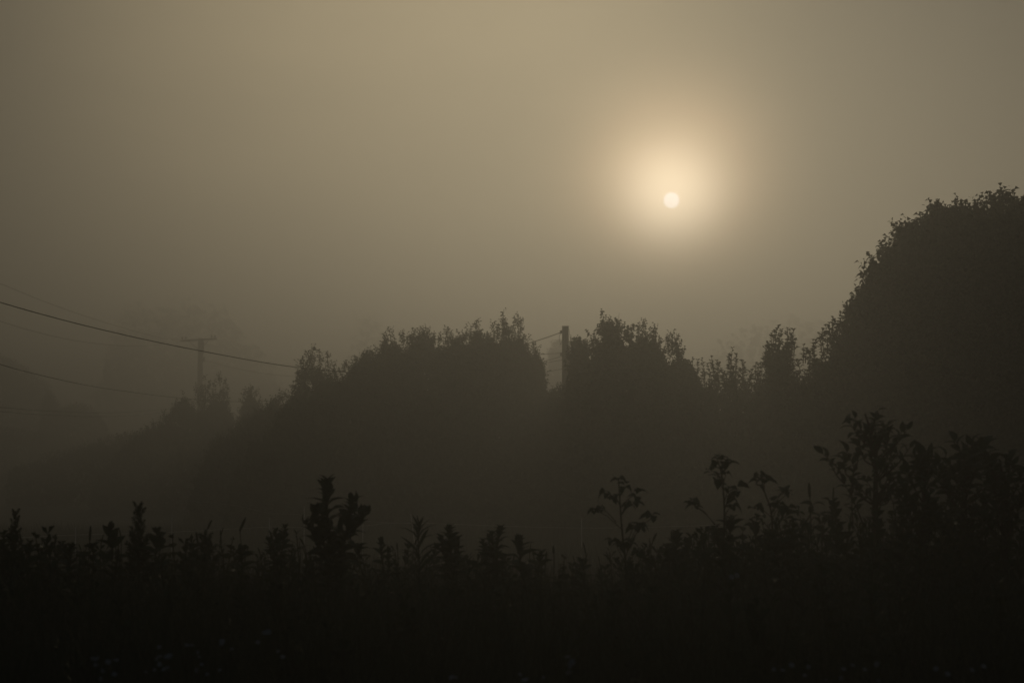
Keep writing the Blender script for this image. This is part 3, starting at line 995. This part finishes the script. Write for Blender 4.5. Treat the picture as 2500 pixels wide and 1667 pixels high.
# --- plants that stand up against the fog, left to right
feathery('mugwort', 'feathery dark weed at the left edge with a tall pointed top', 37, 1250, 9.6, 34, 170, 26)
feathery('mugwort', 'small feathery tip directly left of the tallest left-edge weed', 8, 1300, 9.4, 26, 120, 14)
feathery('mugwort', 'thin pointed weed between the left-edge weed and the arching leaves', 134, 1306, 9.8, 20, 110, 16)
fore('broadleaf_weed', 'low broadleaf weed right beside the left-edge feathery weed', [(72, 1330), (70, 1380)], 9.4, leaf_px=38, span_px=110, top_up=1.8)
fore('broadleaf_weed', 'weed whose two long leaves arch down between thin tips at left', [(108, 1342), (106, 1400)], 9.2, leaf_px=42, span_px=90, top_up=0.9)
fore('broadleaf_weed', 'arching broadleaf weed just left of the thin bare stalk', [(172, 1336), (170, 1400)], 9.2, leaf_px=46, span_px=110, top_up=0.9)
spike('seed_stalk', 'thin bare seed stalk at left standing above the arching leaves', [(221, 1283), (218, 1340), (216, 1400)], 9.8, 40, hr=0.006)
fore('broadleaf_weed', 'low curled broadleaf weed right of the thin bare stalk', [(228, 1335), (226, 1400)], 9.0, leaf_px=40, span_px=120, top_up=1.0)
fore('broadleaf_weed', 'pointed weed with upright leaves left of the feathery pyramid', [(271, 1292), (273, 1340), (275, 1400)], 9.3, leaf_px=46, span_px=130, sp_px=17, top_up=2.6, low_up=0.6)
feathery('mugwort', 'tallest feathery pyramid weed left of the big milkweed', 338, 1238, 9.3, 40, 190, 34)
fore('broadleaf_weed', 'broadleaf weed with wide leaves right of the feathery pyramid', [(383, 1302), (380, 1360), (382, 1400)], 9.2, leaf_px=52, span_px=140, sp_px=18, top_up=1.6, low_up=0.6)
spike('seed_stalk', 'short thick seed spike between two low weeds at left', [(456, 1316), (455, 1360), (454, 1420)], 9.8, 28, hr=0.009)
spike('seed_stalk', 'very thin upright stalk beside the short thick seed spike', [(468, 1302), (467, 1360), (468, 1420)], 10.2, 30, hr=0.004)
spike('grass_stalk', 'curving grass stalk whose head bends above the low bushy weeds', [(517, 1268), (508, 1288), (502, 1308), (505, 1360)], 10.4, 26, hr=0.006)
spike('grass_stalk', 'curving grass stalk with drooping head left of the fence post', [(600, 1262), (590, 1285), (586, 1300), (590, 1380)], 10.6, 40, hr=0.007)
spike('grass_stalk', 'straight grass stalk between the two curving ones', [(538, 1292), (540, 1340), (540, 1420)], 10.6, 34, hr=0.004)
feathery('mugwort', 'bushy fine-leaved weed below the curving grass stalks', 500, 1308, 9.8, 40, 120, 24, up=1.0)
fore('broadleaf_weed', 'low broadleaf weed right below the drooping grass head', [(592, 1340), (590, 1400)], 9.2, leaf_px=42, span_px=110, top_up=1.2)
fore('narrowleaf_weed', 'fine weed between the low broadleaf and the fence post', [(540, 1330), (545, 1400)], 9.6, 'narrow', leaf_px=36, sp_px=8, span_px=120, arr='alt', top_up=2)
fore('broadleaf_weed', 'weed with two leafy heads left of the big milkweed', [(696, 1290), (690, 1330), (684, 1400)], 9.6, leaf_px=32, sp_px=12, span_px=130, top_up=2.2, more=([(672, 1300), (674, 1340), (680, 1400)], [(655, 1320), (664, 1360), (672, 1400)]))
fore('narrowleaf_weed', 'sparse fork-leaved weed pressed against the big milkweed at left', [(724, 1305), (728, 1350), (730, 1400)], 9.6, 'narrow', leaf_px=42, sp_px=16, span_px=120, arr='alt', top_up=1.6)
fore('milkweed', 'big two-headed dark milkweed, the tallest weed left of the middle',
     [(797, 1184), (798, 1225), (800, 1270), (806, 1330), (812, 1400)], 8.6, leaf_px=54, sp_px=18, span_px=215, arr='pair', r=0.008, top_up=1.9, low_up=0.55, taper=0.55,
     more=([(862, 1226), (856, 1255), (846, 1300), (832, 1350), (822, 1400)], [(750, 1282), (765, 1305), (785, 1345), (800, 1400)],
           [(893, 1258), (878, 1275), (856, 1310), (834, 1360)], [(770, 1250), (780, 1290), (795, 1340), (805, 1400)]))
fore('broadleaf_weed', 'low side weed on the right foot of the big milkweed', [(882, 1335), (870, 1370), (862, 1420)], 9.0, leaf_px=40, sp_px=14, span_px=110, top_up=1.0)
fore('broadleaf_weed', 'slim weed between the big milkweed and the narrow-leaved one', [(930, 1320), (932, 1360), (936, 1420)], 9.6, leaf_px=28, sp_px=11, span_px=120, top_up=2.4, more=([(950, 1345), (948, 1400)],))
fore('narrowleaf_weed', 'tall narrow-leaved weed with leaves fanned upward near the middle', [(1021, 1288), (1022, 1340), (1024, 1420)], 9.4, 'narrow', leaf_px=66, sp_px=7, span_px=150, arr='alt', top_up=2.8, low_up=1.0)
fore('broadleaf_weed', 'domed leafy weed right of the narrow-leaved fan', [(1098, 1293), (1100, 1340), (1104, 1420)], 9.4, leaf_px=40, sp_px=11, span_px=160, top_up=1.8, low_up=0.5, more=([(1078, 1318), (1086, 1360), (1096, 1420)], [(1118, 1320), (1112, 1360), (1106, 1420)]))
fore('broadleaf_weed', 'lumpy leafy weed with a side tuft right of the domed weed', [(1222, 1290), (1215, 1330), (1208, 1420)], 9.4, leaf_px=36, sp_px=10, span_px=160, top_up=1.2, low_up=0.4, more=([(1178, 1322), (1190, 1360), (1204, 1420)], [(1200, 1305), (1204, 1350), (1206, 1400)]))
fore('broadleaf_weed', 'weed with thick upright leaves at the middle of the picture', [(1268, 1322), (1270, 1370), (1274, 1420)], 9.2, leaf_px=48, sp_px=16, span_px=140, top_up=2.2, low_up=0.6)
fore('broadleaf_weed', 'small curled weed right of the thick upright leaves', [(1322, 1352), (1316, 1390), (1312, 1440)], 9.2, leaf_px=34, sp_px=12, span_px=110, top_up=1.2)
fore('broadleaf_weed', 'small low weed among the pale grass', [(1420, 1372), (1424, 1400), (1426, 1450)], 9.4, leaf_px=34, sp_px=12, span_px=90, top_up=1.4)
bramble('bramble', 'tall branched bramble with rounded leaf tufts right of the middle',
        [(1510, 1168), (1513, 1215), (1516, 1262), (1522, 1330), (1528, 1400)],
        [(1526, 1185, 1513, 1215), (1478, 1206, 1513, 1228), (1500, 1214, 1514, 1235), (1553, 1207, 1515, 1240), (1545, 1230, 1516, 1258), (1455, 1246, 1516, 1290), (1466, 1243, 1505, 1275),
         (1592, 1263, 1540, 1320), (1562, 1285, 1534, 1330), (1550, 1284, 1532, 1325), (1494, 1322, 1520, 1360), (1512, 1326, 1522, 1350), (1542, 1322, 1524, 1372), (1560, 1340, 1528, 1390), (1530, 1236, 1515, 1262)], 8.8, 30)
spike('seed_stalk', 'short stalk with a flag-like tip right of the tall bramble', [(1587, 1332), (1585, 1360), (1586, 1420)], 9.6, 16, hr=0.008)
fore('broadleaf_weed', 'pale bushy weed between the two tall brambles', [(1652, 1306), (1648, 1350), (1646, 1420)], 9.4, leaf_px=44, sp_px=10, span_px=150, top_up=1.8, low_up=0.5, more=([(1680, 1325), (1668, 1370), (1655, 1420)], [(1628, 1340), (1636, 1380), (1644, 1420)]))
bramble('bramble', 'taller second bramble with a long bare stem and leaf tufts',
        [(1752, 1122), (1763, 1165), (1768, 1230), (1768, 1300), (1766, 1380)],
        [(1768, 1126, 1760, 1150), (1735, 1148, 1762, 1175), (1780, 1134, 1763, 1160), (1772, 1160, 1765, 1190), (1750, 1165, 1765, 1195), (1800, 1194, 1768, 1240), (1778, 1198, 1768, 1230), (1786, 1240, 1768, 1262),
         (1688, 1228, 1765, 1300), (1700, 1236, 1745, 1280), (1786, 1216, 1769, 1244)], 8.8, 30)
fore('broadleaf_weed', 'leafy weed with one long leaf at the foot of the second bramble', [(1785, 1272), (1778, 1320), (1772, 1400)], 8.9, leaf_px=56, sp_px=13, span_px=160, top_up=1.0, low_up=0.4, more=([(1745, 1295), (1756, 1340), (1766, 1400)],))
bramble('bramble', 'thin drooping bramble between the second bramble and the sapling',
        [(1858, 1166), (1868, 1205), (1882, 1245), (1886, 1300), (1888, 1380)],
        [(1850, 1182, 1865, 1200), (1866, 1178, 1866, 1200), (1895, 1222, 1880, 1240), (1912, 1200, 1884, 1250), (1918, 1208, 1884, 1254), (1842, 1240, 1884, 1262), (1850, 1268, 1886, 1300), (1838, 1284, 1884, 1320), (1902, 1240, 1884, 1270), (1925, 1240, 1886, 1280)], 9.2, 30)
bramble('bramble', 'faint arching bramble just left of the forked sapling',
        [(1985, 1240), (1975, 1262), (1960, 1290), (1955, 1350)],
        [(1950, 1250, 1960, 1290), (2000, 1262, 1970, 1280), (1940, 1268, 1958, 1310), (2035, 1258, 1975, 1300), (1980, 1285, 1960, 1310)], 9.6, 32, kind='broad')
spike('seed_stalk', 'dark upright seed spike left of the forked sapling', [(1975, 1178), (1977, 1210), (1979, 1260), (1982, 1340)], 9.4, 38, hr=0.007)
spike('seed_stalk', 'thin pale seed spike close to the forked sapling', [(2035, 1188), (2034, 1215), (2032, 1260), (2030, 1340)], 10.2, 34, hr=0.005)
fore('broadleaf_weed', 'large-leaved weed under the thin drooping bramble', [(1935, 1290), (1930, 1340), (1925, 1420)], 8.8, leaf_px=54, sp_px=14, span_px=180, top_up=1.0, low_up=0.4, more=([(1890, 1310), (1895, 1360), (1905, 1420)],))
sapling('sapling', 'tall dark sapling with a round leafy top and one long left branch', 2137,
        [(2120, 1040, 50, 38), (2150, 1075, 60, 50), (2185, 1140, 60, 60), (2140, 1190, 70, 60)], 9.6, 9, 300, 27,
        trunk=[(2112, 1010), (2128, 1060), (2138, 1120), (2138, 1200), (2138, 1300)], seed=3,
        extra=[(2010, 1108, 2062, 1180), (2020, 1118, 2062, 1180), (2062, 1180, 2110, 1290), (2068, 1105, 2085, 1150), (2085, 1150, 2078, 1210), (2060, 1120, 2080, 1165), (2095, 1085, 2085, 1150), (2078, 1210, 2082, 1290), (2215, 1048, 2150, 1120)])
sapling('sapling', 'shrubby sapling with fan-shaped top near the right edge', 2362,
        [(2365, 1100, 55, 32), (2330, 1150, 60, 50), (2390, 1180, 70, 60)], 9.2, 9, 240, 32,
        trunk=[(2362, 1085), (2360, 1130), (2358, 1200), (2355, 1300)], seed=4, extra=[(2275, 1120, 2330, 1230), (2290, 1150, 2335, 1240)])
sapling('sapling', 'dense dark sapling at the right picture edge', 2450,
        [(2430, 1130, 50, 34), (2470, 1190, 60, 60), (2420, 1230, 50, 50)], 8.8, 9, 220, 32,
        trunk=[(2440, 1120), (2448, 1170), (2452, 1240), (2452, 1320)], seed=5)
sapling('sapling', 'low leafy sapling between the forked and the fan-topped saplings', 2255,
        [(2250, 1150, 40, 40), (2240, 1220, 60, 60), (2290, 1250, 50, 50)], 9.0, 8, 200, 32,
        trunk=[(2255, 1130), (2256, 1180), (2255, 1250), (2252, 1330)], seed=6)

# --- tangle of weeds filling the ground below the skyline
TOP = [(-400, 1315), (0, 1328), (200, 1342), (400, 1342), (600, 1352), (800, 1345), (1000, 1365), (1200, 1362), (1380, 1385), (1560, 1365), (1700, 1325), (1850, 1280), (2050, 1262), (2300, 1250), (2500, 1240), (2900, 1230)]


def joined_weed(kind, seed, H=1.0, n=3):
    """one leafy weed of 1 m, leaves joined"""
    rr = random.Random(seed)
    rng = np.random.default_rng(seed)
    q = []
    st = MB()
    for s in range(n):
        dx, dy = rr.uniform(-.10, .10), rr.uniform(-.10, .10)
        hh = H * rr.uniform(0.8, 1.0) if s else H
        P = [Vector((dx * .3, dy * .3, -0.03)), Vector((dx * 0.6, dy * 0.6, hh * 0.5)), Vector((dx * 1.4, dy * 1.4, hh))]
        st.tube(P, [0.006, 0.005, 0.002], 5)
        nn = 24 if kind != 'narrow' else 40
        for i in range(nn):
            f = i / nn
            p, tg = poly([P[2], P[1], P[0]], f * 0.8)
            for j in range(2):
                a = i * (PI / 2 if kind == 'broad' else 2.4) + j * PI + rr.gauss(0, .2)
                up = 1.5 - 1.3 * min(1, f * 2)
                d = norm(np.array([[math.cos(a), math.sin(a), up + rr.gauss(0, .15)]]))
                ll, ww = {'broad': (0.10, 0.040), 'narrow': (0.10, 0.015), 'round': (0.06, 0.045)}[kind]
                sz = rr.uniform(0.7, 1.2) * (0.5 + 0.5 * min(1, f * 4))
                q.append(leaf_quads(np.array([list(p)]), d, np.array([ll * sz]), np.array([ww * sz]), rng, 0.3))
    Q = np.concatenate(q)
    me = quads_mesh('foliage', Q)
    me.materials.append(M['weed2'] if kind == 'round' else M['weed'])
    so = bpy.data.meshes.new('stem'); so.from_pydata([tuple(v) for v in st.v], [], st.f); so.update()
    so.materials.append(M['stem'])
    return me, so


PROTO = [joined_weed(k, s) for s, k in enumerate(['broad', 'narrow', 'round', 'broad', 'narrow', 'broad', 'round', 'broad'])]
rf = random.Random(5)
for i in range(360):
    D = 5.6 + 6.4 * (min(i, 289) / 290.0) if i < 290 else rf.uniform(8.6, 11.2)
    D = D if i >= 290 else 5.6 + 6.4 * (i / 290.0) ** 0.8 + rf.uniform(-.2, .2)
    px = rf.uniform(-350, 2850)
    topy = float(interp(TOP, px)) + abs(rf.gauss(0, 26)) + max(0, (8.8 - D)) * 62
    if i >= 290: px = rf.uniform(-40, 2540); topy = float(interp(TOP, px)) - rf.uniform(-12, 34)
    tp = at(px, topy, D)
    H = max(0.35, min(1.75, tp.z))
    pi_ = rf.randrange(len(PROTO))
    fo, so = PROTO[pi_]
    look = ('broad-leaved', 'fine-leaved', 'round-leaved', 'broad-leaved', 'fine-leaved', 'broad-leaved', 'round-leaved', 'broad-leaved')[pi_]
    spot = [w for lim, w in ((180, 'below the feathery left-edge weeds'), (430, 'below the tallest feathery pyramid weed'), (690, 'below the curving grass stalks'), (950, 'below the big two-headed milkweed'),
                             (1150, 'below the narrow-leaved fan weed'), (1380, 'below the lumpy weeds at the middle'), (1620, 'below the first tall bramble'), (1830, 'below the second tall bramble'),
                             (2050, 'below the thin drooping bramble'), (2230, 'below the forked sapling'), (9999, 'below the saplings at the right edge')) if px < lim][0]
    row = 'near' if D < 7.4 else ('middle' if D < 9.2 else 'back')
    root = empty('weed', (tp.x, D, 0), 'dark %s weed, %s tangle row %s' % (look, row, spot), 'plant', '%s weeds in the %s row %s' % (look, row, spot))
    root.rotation_euler = (rf.gauss(0, .04), rf.gauss(0, .04), rf.uniform(0, 6.28))
    s = H * 0.9 + 0.1
    root.scale = (s * rf.uniform(0.8, 1.15), s * rf.uniform(0.8, 1.15), H)
    a = bpy.data.objects.new('foliage', fo); C.objects.link(a); a.parent = root; a['kind'] = 'stuff'
    b = bpy.data.objects.new('stem', so); C.objects.link(b); b.parent = root


def blades(name, label, n, x_fn, D0, D1, h0, h1, w, mat, seed, lean=0.18, pw=1.0, topline=None):
    rng = np.random.default_rng(seed)
    D = D0 + (D1 - D0) * rng.uniform(0, 1, n) ** pw
    px = rng.uniform(x_fn[0], x_fn[1], n)
    X = (px - 1250) / FPX * D
    H = rng.uniform(h0, h1, n) * rng.uniform(0.75, 1.0, n)
    if topline:
        ty = interp(topline, px)
        b = (833.5 - ty) / FPX
        z = EYE + D * (math.sin(PITCH) + b * math.cos(PITCH)) / (math.cos(PITCH) - b * math.sin(PITCH))
        H = np.minimum(H, np.maximum(z, 0.15) * rng.uniform(0.8, 1.03, n))
    B = np.stack([X, D, np.zeros(n)], -1)
    ld = rng.normal(0, lean, (n, 2))
    a = rng.uniform(0, PI, n)
    S = np.stack([np.cos(a), np.sin(a), np.zeros(n)], -1) * (w * rng.uniform(0.6, 1.3, n))[:, None] * 0.5
    M1 = B + np.stack([ld[:, 0] * H * 0.35, ld[:, 1] * H * 0.35, H * 0.6], -1)
    T_ = B + np.stack([ld[:, 0] * H * 1.1, ld[:, 1] * H * 1.1, H], -1)
    q1 = np.stack([B - S, B + S, M1 + S * 0.9, M1 - S * 0.9], 1)
    q2 = np.stack([M1 - S * 0.9, M1 + S * 0.9, T_ + S * 0.08, T_ - S * 0.08], 1)
    o = link_mesh(name, quads_mesh(name, np.concatenate([q1, q2])), M[mat])
    return tag(o, label, 'grass', None, 'stuff')


rs = random.Random(99)
for i in range(46):
    x = rs.uniform(20, 1800)
    D = rs.uniform(8.8, 11.5)
    top = float(interp(TOP, x)) - rs.uniform(5, 62)
    bend = rs.uniform(-16, 16)
    spot = [w for lim, w in ((200, 'near the feathery left-edge weeds'), (430, 'around the tallest feathery pyramid weed'), (690, 'around the low bushy weeds at left'), (950, 'around the big two-headed milkweed'),
                             (1150, 'around the narrow-leaved fan weed'), (1400, 'around the lumpy weeds at the middle'), (1620, 'around the first tall bramble'), (9999, 'around the second tall bramble')) if x < lim][0]
    spike('grass_stalk', 'thin bent grass stalk ' + spot, [(x, top), (x - bend * 0.5, top + 14), (x - bend, top + 40), (x - bend * 1.1, top + 120)], D, rs.uniform(16, 36),
          hr=rs.uniform(0.0025, 0.006), group='thin grass stalks ' + spot)

blades('undergrowth', 'dense dark grass blades filling the gaps between the weeds', 150000, (-500, 3000), 5.2, 12.5, 0.5, 1.45, 0.006, 'grass', 1,
       topline=[(x, y + 2) for x, y in TOP])
blades('tall_grass', 'pale tall grass showing between the weeds right of the middle', 5000, (880, 1620), 11, 17, 0.8, 1.12, 0.005, 'dry', 2, lean=0.07)
blades('meadow_grass', 'short dim meadow grass running back to the hedge', 90000, (-700, 3200), 12.5, 48, 0.15, 0.55, 0.012, 'grass', 3, pw=0.6)

# --- small pale flowers low in the frame
def flower_meshes():
    V, F = [], []
    n = 9
    for i in range(n):
        a = 2 * PI * i / n
        c, s = math.cos(a), math.sin(a)
        w = 0.26
        b0 = len(V)
        for (r, sd, z) in ((0.12, 0, 0.0), (0.6, w, 0.12), (1.0, 0, 0.05), (0.6, -w, 0.12)):
            V.append((r * c - sd * s, r * s + sd * c, z))
        F.append((b0, b0 + 1, b0 + 2, b0 + 3))
    me = bpy.data.meshes.new('petals'); me.from_pydata(V, [], F); me.update(); me.materials.append(M['petal'])
    st = MB().tube([(0, 0, -0.03), (0.01, 0, 0.5), (0, 0, 1.0)], [0.003, 0.0025, 0.0015], 4)
    sm = bpy.data.meshes.new('stem'); sm.from_pydata([tuple(v) for v in st.v], [], st.f); sm.update(); sm.materials.append(M['stem'])
    return me, sm


FM, FS = flower_meshes()
regions = [(220, 420, 1600, 1660, 16), (370, 560, 1560, 1655, 16), (560, 700, 1540, 1640, 6), (1080, 1350, 1640, 1662, 6), (1850, 2150, 1620, 1662, 12), (2180, 2420, 1610, 1660, 5), (1330, 1400, 1600, 1655, 4)]
spots = ('bottom left patch', 'thick patch under the curving grass stalks', 'sparse patch under the big milkweed', 'bottom middle patch', 'patch under the forked sapling', 'bottom right patch', 'few under the first bramble')
for ri, (xa, xb, ya, yb, n) in enumerate(regions):
    for i in range(n):
        D = rf.uniform(4.7, 5.4)
        tp = at(rf.uniform(xa, xb), rf.uniform(ya, yb), D)
        root = empty('wildflower', (tp.x, D, 0), 'tiny pale wildflower low in the weeds, ' + spots[ri], 'flower', 'tiny pale wildflowers, ' + spots[ri])
        a = bpy.data.objects.new('stem', FS); C.objects.link(a); a.parent = root; a.scale = (1, 1, tp.z)
        b = bpy.data.objects.new('flower_head', FM); C.objects.link(b); b.parent = root
        b.location = (0, 0, tp.z); s = rf.uniform(0.005, 0.009); b.scale = (s, s, s)
        b.rotation_euler = (rf.uniform(0.2, 1.3), 0, rf.uniform(-.8, .8))
for (x, y, lab) in ((1786, 1408, 'left of the two pale flowers in the weeds under the second bramble'), (1799, 1404, 'right of the two pale flowers in the weeds under the second bramble')):
    D = 7.2
    tp = at(x, y, D)
    root = empty('wildflower', (tp.x, D, 0), lab, 'flower')
    a = bpy.data.objects.new('stem', FS); C.objects.link(a); a.parent = root; a.scale = (1, 1, tp.z)
    b = bpy.data.objects.new('flower_head', FM); C.objects.link(b); b.parent = root
    b.location = (0, 0, tp.z); b.scale = (0.011,) * 3; b.rotation_euler = (1.1, 0, 0.2)
